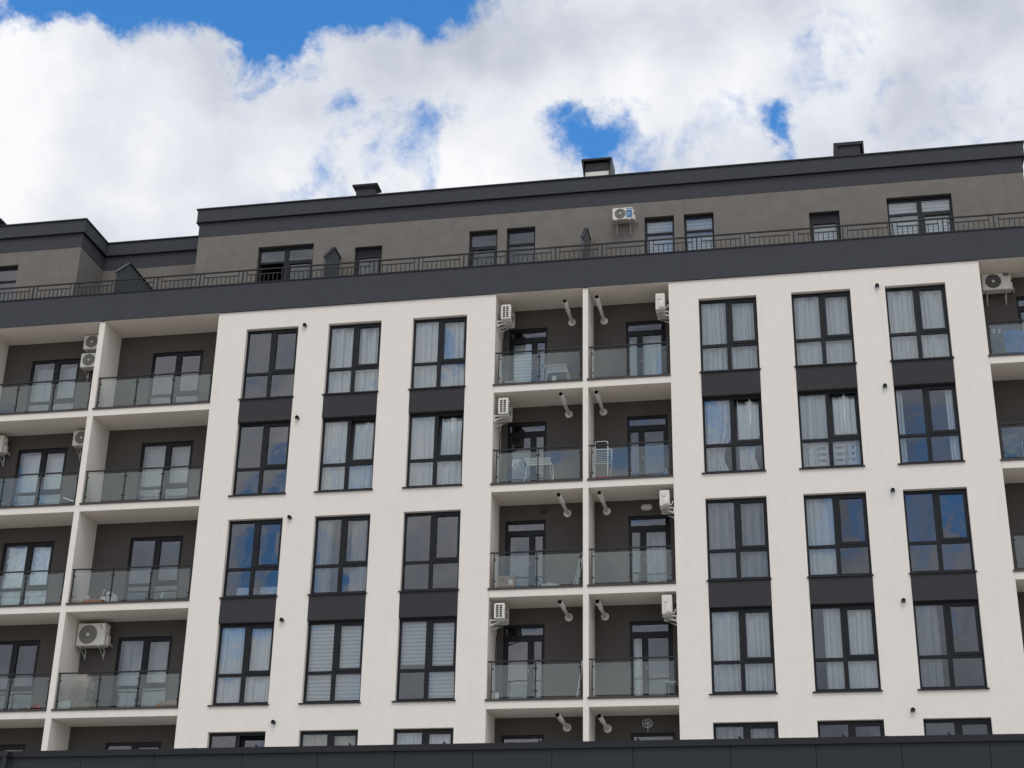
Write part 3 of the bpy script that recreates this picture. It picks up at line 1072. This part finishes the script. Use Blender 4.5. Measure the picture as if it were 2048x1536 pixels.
o = thing('wall_lamp', 'oval bulkhead lamp over balcony door, right central balcony, third row', 'lamp', (8.53, RB, 15.70))
mb = MB()
mb.grid(lambda u, v: (math.cos(u * 2 * math.pi) * .10 * math.sin(v * math.pi / 2) + math.copysign(.05, math.cos(u * 2 * math.pi)) * min(1, v * 2),
                      -.07 * math.cos(v * math.pi / 2), math.sin(u * 2 * math.pi) * .075 * math.sin(v * math.pi / 2)), 24, 6)
mb.build('lamp_glass', M['lamp'], o)
mb = MB().tube([(math.cos(a) * .10 + math.copysign(.05, math.cos(a)), -.012, math.sin(a) * .08) for a in [2 * math.pi * k / 24 for k in range(24)]], .014, 6, closed=True)
mb.build('lamp_rim', M['bracket'], o)
mb = MB()
for k in range(5):
    c = (.07 * math.cos(k * 1.3), .06 * math.sin(k * 1.3) + .05)
    mb.tube([(c[0] + .075 * math.cos(a), -.02 - .01 * (k % 3), c[1] + .06 * math.sin(a)) for a in [2 * math.pi * q / 14 for q in range(14)]], .007, 5, closed=True)
mb.tube([(0, -.02, -.02), (.01, -.03, -.10), (.0, -.02, -.17)], .008, 5)
o = mb.build('cable_coil', M['whitetube'])
o.location = (8.45, RB - .01, 9.66)
tag(o, 'pale coil of loose cable hanging on dark wall, lowest right central balcony', 'cable')
mb = MB().box(-.08, .08, -.05, 0, -.05, .05, bev=.01)
o = mb.build('junction_box', M['vent'])
o.location = (5.62, RB - .002, 15.73)
tag(o, 'small black box on dark wall, third row left central balcony', 'box')

# ------------------------------------------------------------------ curtains and blinds, hung inside
COLN = ['first', 'second', 'third']


def curtain_sheet(x0, x1, z0, z1, y, m, folds=9, gather=0.0, seed=0, amp=.048):
    r = random.Random(seed)
    ph = [r.uniform(0, 6.28) for _ in range(4)]
    fq = [folds * r.uniform(.85, 1.15), folds * 1.9 * r.uniform(.9, 1.1), folds * .45, folds * 3.1]
    n = max(30, int((x1 - x0) * 110))

    def fn(u, v):
        uu = u + .012 * math.sin(u * 17 + ph[2]) + .01 * math.sin(v * 3 + u * 9 + ph[0])
        a = amp * (1.6 * abs(math.sin(uu * fq[0] * 3.14 + ph[0])) - .8 * (.55 + .45 * math.sin(u * 5 + ph[1])) + .3 * math.sin(uu * fq[1] * 6.28 + ph[1]) + 1.5 * math.sin(uu * fq[2] * 4 + ph[2]))
        g = 1 - gather * math.exp(-((v - .25) / .22) ** 2)
        xx = x0 + (x1 - x0) * (u * g if gather >= 0 else 1 - (1 - u) * (2 - g))
        return (xx, y + a * (.75 + .25 * math.sin(v * 2.2 + ph[3])), z0 + (z1 - z0) * v)
    return MB().grid(fn, n, 10)


def curtain(label, spans, z0, z1, y, m, cat='curtain', folds=9, gather=0.0, seed=0, group=None, amp=.048):
    mb = MB()
    for a, b in spans:
        s = curtain_sheet(a, b, z0, z1, y, m, max(2, folds * (b - a) / 1.5), gather, seed + int(a * 100), amp)
        mb.add(s.v, s.f, 0, True)
    o = mb.build('curtain', M[m])
    tag(o, label, cat, group)
    return o


def blind(label, spans, y, group='striped roller blinds'):
    o = None
    mb = MB()
    for x0, x1, z0, z1 in spans:
        mb.add([(x0, y, z0), (x1, y, z0), (x1, y, z1), (x0, y, z1)], [(0, 1, 2, 3)])
        mb.box(x0, x1, y - .012, y + .012, z0 - .025, z0)
    o = mb.build('roller_blind', M['zebra'])
    return tag(o, label, 'blind', group)


G = 'white curtains behind the windows'
ALLC = [(.02, 1.60)]
CUR = {  # (panel, column, storey): (description, spans, material, folds, gather)
    ('left', 1, 0): ('sheer white curtain', ALLC, 'sheer', 16, 0), ('left', 2, 0): ('sheer white curtain', ALLC, 'sheer', 12, 0),
    ('left', 1, 1): ('sheer white curtain', ALLC, 'sheer', 11, 0), ('left', 2, 1): ('sheer white curtain', ALLC, 'sheer', 13, 0),
    ('left', 1, 2): ('faint thin curtain', [(.02, .45), (1.0, 1.6)], 'thin', 8, 0),
    ('left', 0, 3): ('sheer white curtain', ALLC, 'sheer', 12, 0),
    ('left', 1, 4): ('cream curtain', ALLC, 'cream', 10, 0), ('left', 2, 4): ('sheer white curtain', ALLC, 'sheer', 10, 0),
    ('right', 0, 0): ('sheer white curtain', ALLC, 'sheer', 14, 0), ('right', 1, 0): ('sheer white curtain', ALLC, 'sheer', 11, 0), ('right', 2, 0): ('sheer white curtain', ALLC, 'sheer', 15, 0),
    ('right', 0, 1): ('parted white curtains', [(.02, .80), (.95, 1.58)], 'sheer', 14, .35), ('right', 1, 1): ('sheer white curtain', ALLC, 'sheer', 12, 0),
    ('right', 2, 1): ('parted white curtains', [(.02, .22), (1.36, 1.6)], 'sheer', 16, 0),
    ('right', 0, 2): ('thin white curtain', ALLC, 'thin', 9, 0), ('right', 1, 2): ('half-drawn white curtain', [(.02, .80)], 'sheer', 12, 0),
    ('right', 0, 3): ('sheer white curtain', ALLC, 'sheer', 13, 0), ('right', 1, 3): ('half-drawn white curtain', [(.32, 1.60)], 'sheer', 14, 0),
    ('right', 2, 3): ('half-drawn thin curtain', [(.02, .62)], 'thin', 12, 0), ('right', 0, 4): ('thin white curtain', ALLC, 'thin', 10, 0),
}
for (side, ci, i), (desc, spans, m, folds, gather) in CUR.items():
    c = (LEFT_COLS if side == 'left' else RIGHT_COLS)[ci]
    curtain('%s in %s window column of %s white wall, %s row' % (desc, COLN[ci], side, ROW[i]), [(c + a, c + b) for a, b in spans],
            ZF[i] + .02, ZT[i] - .03, .315, m, folds=folds, gather=gather, seed=ci * 10 + i, group=G)
c = LEFT_COLS[1]
blind('striped roller blinds in second window column of left white wall, fourth row', [(c + .05, c + .80, ZF[3] + .1, ZT[3] - .04), (c + .83, c + 1.59, ZF[3] + .1, ZT[3] - .04)], .30)
c = LEFT_COLS[2]
blind('striped roller blinds in third window column of left white wall, fourth row', [(c + .05, c + .80, ZF[3] + 1.06, ZT[3] - .04), (c + .83, c + 1.59, ZF[3] + .1, ZT[3] - .04)], .30)
for x, w, nm in ((8.57, .90, 'left of the close pair beside the air conditioner'), (9.77, .90, 'right of the close pair beside the air conditioner'),
                 (13.5, .89, 'narrow terrace door'), (15.78, 1.87, 'wide terrace window at the right end')):
    sp = [(x + .07, x + w - .07, ZP + .05, 25.12 if w > 1 or x < 12 else 24.62)] if w < 1 else [(x + .07, x + .9, ZP + .05, 25.12), (x + .97, x + w - .07, ZP + .05, 25.12)]
    blind('striped roller blind, top storey, %s' % nm, sp, YP + .27)
YD = RB + .34
blind('striped roller blind behind door of left central balcony, top row', [(4.62, 5.28, 19.25, 21.05)], RB + .22)
curtain('sheer curtain behind door of right central balcony, top row', [(8.05, 9.12)], 19.22, 21.3, YD, 'sheer', folds=9, seed=3, group='curtains behind balcony doors')
curtain('sheer curtain behind door of right central balcony, third row', [(8.45, 9.14)], 13.22, 15.2, YD, 'thin', folds=11, seed=5, group='curtains behind balcony doors')
curtain('narrow curtain behind side light of right central balcony, fourth row', [(8.05, 8.40)], 10.22, 12.2, YD, 'sheer', folds=14, seed=6, group='curtains behind balcony doors')
curtain('sheer curtain behind left balcony door beside large air conditioner', [(-6.72, -5.12)], 10.22, 12.42, YD, 'thin', folds=8, seed=8, group='curtains behind balcony doors')
curtain('pale curtain behind far left balcony door, top row', [(-10.77, -9.2)], 19.22, 21.3, YD, 'thin', folds=5, seed=9, group='curtains behind balcony doors')
curtain('pale sheer curtain behind far left balcony door, second row', [(-10.77, -9.2)], 16.22, 18.4, YD, 'sheer', folds=4, seed=10, group='curtains behind balcony doors', amp=.012)
curtain('pale sheer curtain behind left balcony door, second row', [(-6.72, -5.12)], 16.22, 18.4, YD, 'thin', folds=4, seed=11, group='curtains behind balcony doors', amp=.012)
mb = MB()
rf = random.Random(12)
jf = [[rf.gauss(0, .022) for _ in range(31)] for _ in range(25)]
mb.grid(lambda u, v: (-10.72 + 1.52 * u, RB + .21 + jf[round(v * 24)][round(u * 30)] + .03 * math.sin(u * 21 + 3 * v), 13.23 + 2.13 * v), 30, 24, smooth=False)
o = mb.build('foil_sheet', M['foil'])
tag(o, 'crumpled silvery foil sheet covering inside of far left balcony door', 'foil')

# furniture and lights seen through panes
mb = MB().box(-3.05, -2.5, .55, 1.0, 13.23, 13.62, bev=.02)
mb.box(-2.36, -1.72, .55, 1.0, 13.23, 13.62, bev=.02)
mb.box(-3.1, -1.7, 1.0, 1.1, 13.2, 13.66, bev=.02)
tag(mb.build('cabinet', M['furn']), 'low pale cabinet inside first window of left white wall, third row', 'cabinet')
mb = MB()
mb.grid(lambda u, v: (10.36 + .46 * u, .45 + .08 * math.sin(u * 9), 16.22 + v * (.10 + .26 * math.sin(u * 3.14) * (1 + .3 * math.sin(u * 14)))), 20, 6)
tag(mb.build('bundled_cloth', M['laundry']), 'bundled white cloth on inner sill, first window of right wall, second row', 'cloth')
mb = MB()
for z in (.15, .33, .51, .69):
    mb.box(13.05, 14.3, .30, .33, 16.2 + z, 16.2 + z + .09)
for x in (13.05, 13.6, 14.25):
    mb.box(x, x + .05, .33, .36, 16.2, 16.98)
tag(mb.build('slatted_crib', M['plastic']), 'white slatted cot rail inside middle window of right wall, second row', 'cot')

# ------------------------------------------------------------------ things on the balconies


def drying_rack(label, loc, w, h, wing, rz=0):
    o = thing('drying_rack', label, 'drying rack', loc, rz, 'clothes drying racks')
    f = MB()
    d = .5
    for y in (0, d):
        f.tube([(0, y, h), (w, y, h)], .011, 8)
    for k in range(9):
        y = .05 + (d - .1) * k / 8
        f.tube([(.01, y, h), (w - .01, y, h)], .0045, 5)
    f.build('top_frame', M['whitetube'], o)
    for x, s in ((.03, -1), (w - .03, 1)):
        for y, e in ((0, .08), (d, -.08)):
            l = MB().tube([(x, y, h), (x + s * .03, y + e * .5, h * .5), (x + s * .05, d - y - e * .2, .0)], .012, 8)
            l.build('leg', M['whitetube'], o)
    b = MB()
    for x, s in ((0, -1), (w, 1)):
        for y in (0, d):
            b.tube([(x, y, h), (x + s * wing * .55, y, h + .13)], .009, 6)
        b.tube([(x + s * wing * .55, 0, h + .13), (x + s * wing * .55, d, h + .13)], .007, 6)
        b.box(x - .03, x + .03, -.012, d + .012, h - .02, h + .02)
        b.tube([(x, 0, h - .02), (x + s * .10, .12, h - .24)], .010, 6)
    b.build('wing', M['bluetube'], o)
    return o


drying_rack('white and blue drying rack on left central balcony, top row', (5.72, .25, 19.14), .70, .66, .55)
drying_rack('drying rack hung with white laundry, left central balcony, second row', (5.17, .25, 16.14), .80, .82, .55)
mb = MB()
mb.grid(lambda u, v: (4.86 + .26 * u + .02 * math.sin(v * 9), .30 + .05 * math.sin(u * 14 + v * 3), 16.98 - v * (.34 + .10 * math.sin(u * 7))), 18, 8)
mb.grid(lambda u, v: (4.92 + .26 * u, .48 + .04 * math.sin(u * 16), 16.97 - v * (.26 + .12 * math.sin(u * 5 + 1))), 18, 8)
tag(mb.build('laundry', M['laundry']), 'white laundry hanging at left end of drying rack', 'laundry')

o = thing('folding_airer', 'white tubular folding airer leaning on divider, right central balcony, second row', 'airer', (7.16, .25, 16.14), 0)


def rounded(x0, x1, y, z0, z1, lean, r=.06):
    pts = []
    for cx, cz, a0 in ((x0 + r, z1 - r, 90), (x0 + r, z0 + r, 180), (x1 - r, z0 + r, 270), (x1 - r, z1 - r, 0)):
        for k in range(5):
            a = math.radians(a0 + 90 * k / 4)
            pts.append((cx + r * math.cos(a), y + lean * (cz + r * math.sin(a)), cz + r * math.sin(a)))
    return pts


MB().tube(rounded(0, .36, .30, .05, 1.40, .10), .012, 8, closed=True).build('rear_frame', M['whitetube'], o)
MB().tube(rounded(.05, .52, .02, .58, 1.0, .02), .012, 8, closed=True).build('front_frame', M['whitetube'], o)
mb = MB()
for k in range(6):
    z = .64 + .055 * k
    mb.tube([(.06, .03, z), (.51, .03, z)], .005, 5)
for x in (.05, .52):
    mb.tube([(x, .03, .62), (x - .05, .0, .02)], .009, 6)
mb.build('rungs', M['whitetube'], o)

mb = MB()
mb.grid(lambda u, v: ((7.22 + .46 * u), .12 + .25 * v, 16.27 + .05 * math.sin(u * 3.14) * math.sin(v * 3.14) + .02 * math.sin(u * 11)), 14, 8)
mb.box(7.22, 7.68, .11, .37, 16.14, 16.27, bev=.02)
tag(mb.build('pink_basin', M['pink']), 'pink plastic basin on floor of right central balcony, second row', 'basin')
o = thing('spray_bottle', 'blue bottle in right corner of right central balcony, second row', 'bottle', (9.18, .22, 16.19))
MB().tube([(0, 0, 0), (0, 0, .16), (0, 0, .20), (0, 0, .22)], [.055, .055, .04, .02], 14).build('bottle_body', M['bluebottle'], o)
MB().tube([(0, 0, .22), (0, 0, .27)], .018, 10).build('bottle_cap', M['plastic'], o)

o = thing('plastic_stool', 'small white plastic stool behind glass, left central balcony, top row', 'stool', (4.62, .25, 19.14))
MB().box(0, .30, 0, .26, .20, .235, bev=.015).build('seat', M['plastic'], o)
for x in (0.0, .265):
    for y in (.0, .225):
        MB().box(x, x + .035, y, y + .035, 0, .20).build('leg', M['plastic'], o)
mb = MB().box(6.0, 6.13, .12, .2, 19.2, 19.4, bev=.01)
tag(mb.build('plastic_box', M['plastic']), 'small white box under drying rack, top row', 'box')


def carton(name, label, x0, x1, y0, y1, z0, z1, m='card', parts=(), cat='box', group=None):
    o = thing(name, label, cat, ((x0 + x1) / 2, (y0 + y1) / 2, z0), 0, group)
    w, d, h = x1 - x0, y1 - y0, z1 - z0
    mb = MB().box(-w / 2, w / 2, -d / 2, d / 2, 0, h)
    mb.build('carton', M[m], o)
    MB().box(-w / 2 - .003, w / 2 + .003, -.03, .03, h - .002, h + .004).build('tape', M['paleboard'], o)
    for nm, mm, a, b, c, e in parts:
        MB().box(-w / 2 + a * w, -w / 2 + b * w, -d / 2 - .003, -d / 2 - .0005, c * h, e * h).build(nm, M[mm], o)
    return o


carton('cardboard_box', 'brown cardboard box with white label, left central balcony, third row', 4.56, 5.02, .13, .5, 13.14, 13.56, 'card',
       [('label_sticker', 'plastic', .66, .90, .40, .72), ('hand_hole', 'black', .20, .36, .66, .72)])
mb = MB()
rr = random.Random(4)
jit = [[rr.uniform(.8, 1.15) for _ in range(25)] for _ in range(13)]
mb.grid(lambda u, v: (5.98 + .34 * math.cos(u * 6.283) * math.sin(v * 1.57) * jit[int(v * 12)][int(u * 24) % 24], .36 + .2 * math.sin(u * 6.283) * math.sin(v * 1.57),
                      13.14 + .22 * math.cos(v * 1.57) * jit[int(v * 12)][int(u * 24) % 24]), 24, 12, smooth=False)
tag(mb.build('plastic_bag', M['bag']), 'crumpled white plastic bag on floor, third row left central balcony', 'bag')
for k, (x, lean, m, lb) in enumerate(((6.60, .22, 'alu', 'leaning grey pole, leftmost of three, third row left central balcony'), (6.66, .20, 'whitetube', 'leaning white pole, middle of three, third row left central balcony'),
                                      (6.72, .15, 'alu', 'leaning grey pole against divider, rightmost of three, third row left central balcony'))):
    o = MB().tube([(0, 0, 0), (lean, .15, 1.05 - .1 * k)], .02, 8).build('pole', M[m])
    o.location = (x, .22, 13.14)
    tag(o, lb, 'pole', 'poles leaning on the divider wall')
for x, lean, m, lb in ((6.70, .14, 'alu', 'slim grey pole leaning behind glass, fourth row left central balcony'), (6.76, .11, 'wood', 'pale wooden lath leaning on divider, fourth row left central balcony')):
    o = MB().box(-.014, .014, -.012, .012, 0, 1.15).build('pole', M[m])
    o.rotation_euler = (-.08, lean, 0)
    o.location = (x, .22, 10.14)
    tag(o, lb, 'pole', 'poles leaning on the divider wall')
mb = MB().box(4.56, 4.66, .1, .14, 10.22, 10.38)
tag(mb.build('paper_notice', M['plastic']), 'small white card behind glass, fourth row left central balcony', 'card')
o = thing('side_table', 'small table with pale top, right central balcony, fourth row', 'table', (9.02, .25, 10.14))
MB().box(0, .30, 0, .35, .43, .465, bev=.01).build('tabletop', M['furn'], o)
for x in (.01, .255):
    for y in (.01, .305):
        MB().box(x, x + .035, y, y + .035, 0, .43).build('leg', M['chairdark'], o)
MB().box(.04, .26, .02, .05, .30, .38).build('apron', M['chairdark'], o)

# left balconies
carton('orange_tray', 'shallow orange tray on left balcony floor, third row', -7.45, -6.88, .10, .4, 13.14, 13.31, 'orange', cat='tray')
o = thing('foam_board', 'white angular packaging board propped on left balcony floor, third row', 'packaging', (-6.78, .22, 13.14))
MB().prism([(0, 0), (.36, 0), (.30, .28), (.05, .42), (-.03, .40)], 'y', 0, .05).build('board', M['plastic'], o)
MB().box(.04, .34, .05, .2, 0, .10).build('flap', M['plastic'], o)
mb = MB().grid(lambda u, v: (-7.05 + .2 * math.cos(u * 6.283) * math.sin(v * 1.57) + .0, .55 + .16 * math.sin(u * 6.283) * math.sin(v * 1.57), 13.14 + .32 * math.cos(v * 1.57) * (1 + .15 * math.sin(u * 20 + v * 9))), 20, 8)
tag(mb.build('plastic_bag', M['bag']), 'rounded white bag behind orange tray on left balcony', 'bag')
o = MB().tube([(0, 0, 0), (0, 0, .10), (0, 0, .13)], [.05, .055, .04], 12).build('paper_cup', M['plastic'])
o.location = (-7.36, .22, 13.315)
tag(o, 'small white tub standing on the orange tray', 'tub')
o = MB().tube([(0, 0, 0), (.06, .2, .62)], .014, 8).build('stick', M['wood'])
o.location = (-7.18, .5, 13.14)
tag(o, 'pale wooden stick leaning behind orange tray on left balcony', 'stick')
o = MB().grid(lambda u, v: (-5.14 + .08 * u + .05 * v, .12 + .02 * math.sin(u * 6), 13.28 + .16 * v + .01 * math.sin(v * 20)), 6, 8).build('paper_scrap', M['plastic'])
tag(o, 'white scrap of paper behind glass of left balcony, third row', 'paper')

marks = [('red_mark', 'redink', .38 + .12 * a, .46 + .12 * a, .5 + .2 * b, .62 + .2 * b) for a, b in ((0, 1), (-1.3, 0), (1.3, 0), (0, -1))]
carton('cardboard_box', 'pale cardboard box with red marks at bottom of the stack, left balcony', -7.42, -6.88, .20, .6, 10.14, 10.42, 'paleboard', marks, group='stacked cardboard boxes')
carton('cardboard_box', 'pale cardboard box with red marks in middle of the stack, left balcony', -7.56, -7.06, .26, .66, 10.424, 10.80, 'paleboard', marks, group='stacked cardboard boxes')
carton('cardboard_box', 'pale cardboard box with red marks near top of the stack, left balcony', -7.50, -7.02, .26, .64, 10.804, 11.06, 'paleboard', marks, group='stacked cardboard boxes')
carton('cardboard_box', 'small pale cardboard box topmost of the stack, left balcony', -7.46, -7.10, .28, .6, 11.064, 11.20, 'paleboard', (), group='stacked cardboard boxes')
carton('cardboard_box', 'low whitish box left of the cardboard stack, left balcony', -7.80, -7.43, .16, .5, 10.14, 10.44, 'furn', [('red_mark', 'bracket', .1, .9, .86, .9)])
carton('cardboard_box', 'low open brown cardboard box in right corner of left balcony, fourth row', -4.90, -4.26, .15, .55, 10.14, 10.38, 'card')
mb = MB().grid(lambda u, v: (-8.72 + .34 * u, .2 + .3 * v, 10.15 + .20 * math.sin(u * 3.1) * (1 + .4 * math.sin(v * 9))), 12, 8)
tag(mb.build('red_cloth', M['redcloth']), 'red cloth lying by divider on far left balcony, fourth row', 'cloth')
mb = MB().grid(lambda u, v: (-9.25 + .50 * u, .15 + .3 * v, 10.15 + .16 * u * (1 + .3 * math.sin(v * 9))), 12, 8)
tag(mb.build('white_cloth', M['laundry']), 'white cloth lying beside red cloth on far left balcony', 'cloth')
o = MB().tube([(0, 0, 0), (-.32, .0, .13)], .012, 8).build('stick', M['whitetube'])
o.location = (-8.10, -.02, 16.24)
tag(o, 'thin white rod poking out by divider, far left balcony, second row', 'rod')

# right-hand balconies
o = thing('blue_towel', 'blue towel hanging behind glass of top right balcony', 'towel', (18.42, .14, 19.24))
mb = MB()
mb.grid(lambda u, v: (.95 * u + .02 * math.sin(v * 5), .05 * math.sin(u * 9 + 2.5 * v) * (1 - v * .5) + .02 * math.sin((u * 1.2 - v) * 12), .70 * v - .05 * u * (1 - v)), 40, 16)
mb.build('towel_sheet', M['towel'], o)
MB().grid(lambda u, v: (.95 * u - .01, -.03 + .02 * math.sin(u * 8), .46 + .24 * v - .06 * u), 30, 6).build('folded_edge', M['towel'], o)
for x, lb in ((18.14, 'left of two small grey socks hanging on top right balcony'), (18.29, 'right of two small grey socks hanging on top right balcony')):
    o = MB().grid(lambda u, v: (.06 * u + .02 * math.sin(v * 3), .02 * math.sin(u * 6), -.13 * v), 5, 8).build('sock', M['bracket'])
    o.location = (x, .16, 20.02)
    tag(o, lb, 'sock', 'socks hanging to dry')
o = thing('dried_bouquet', 'bunch of dried tan grass in dark pot, second right balcony', 'plant', (18.28, .25, 16.14))
MB().tube([(0, 0, 0), (0, 0, .22)], [.09, .12], 16).build('pot', M['pot'], o)
mb = MB()
rr = random.Random(2)
for k in range(90):
    a, s, hgt = rr.uniform(0, 6.28), rr.uniform(.02, .2), rr.uniform(.25, .58)
    b = Vector((math.cos(a) * s, math.sin(a) * s * .6, .2 + hgt))
    mb.tube([(0, 0, .2), b * .6 + Vector((0, 0, .08)), b], [.004, .006, .001], 4)
    mb.tube([b, b + Vector((math.cos(a) * .03, 0, .05))], [.018, .004], 5)
mb.build('grass', M['dried'], o)
o = thing('balcony_chair', 'dark padded chair with tubular frame, second right balcony', 'chair', (18.56, .25, 16.14))
MB().box(0, .55, .05, .5, .36, .44, bev=.03).build('seat', M['chairdark'], o)
MB().box(.1, .6, .46, .54, .44, .85, bev=.03).build('backrest', M['chairdark'], o)
for x in (.02, .56):
    MB().tube([(x, .03, 0), (x, .03, .60), (x + .02, .12, .66), (x + .02, .5, .66), (x, .52, 0)], .013, 8).build('leg', M['alu'], o)
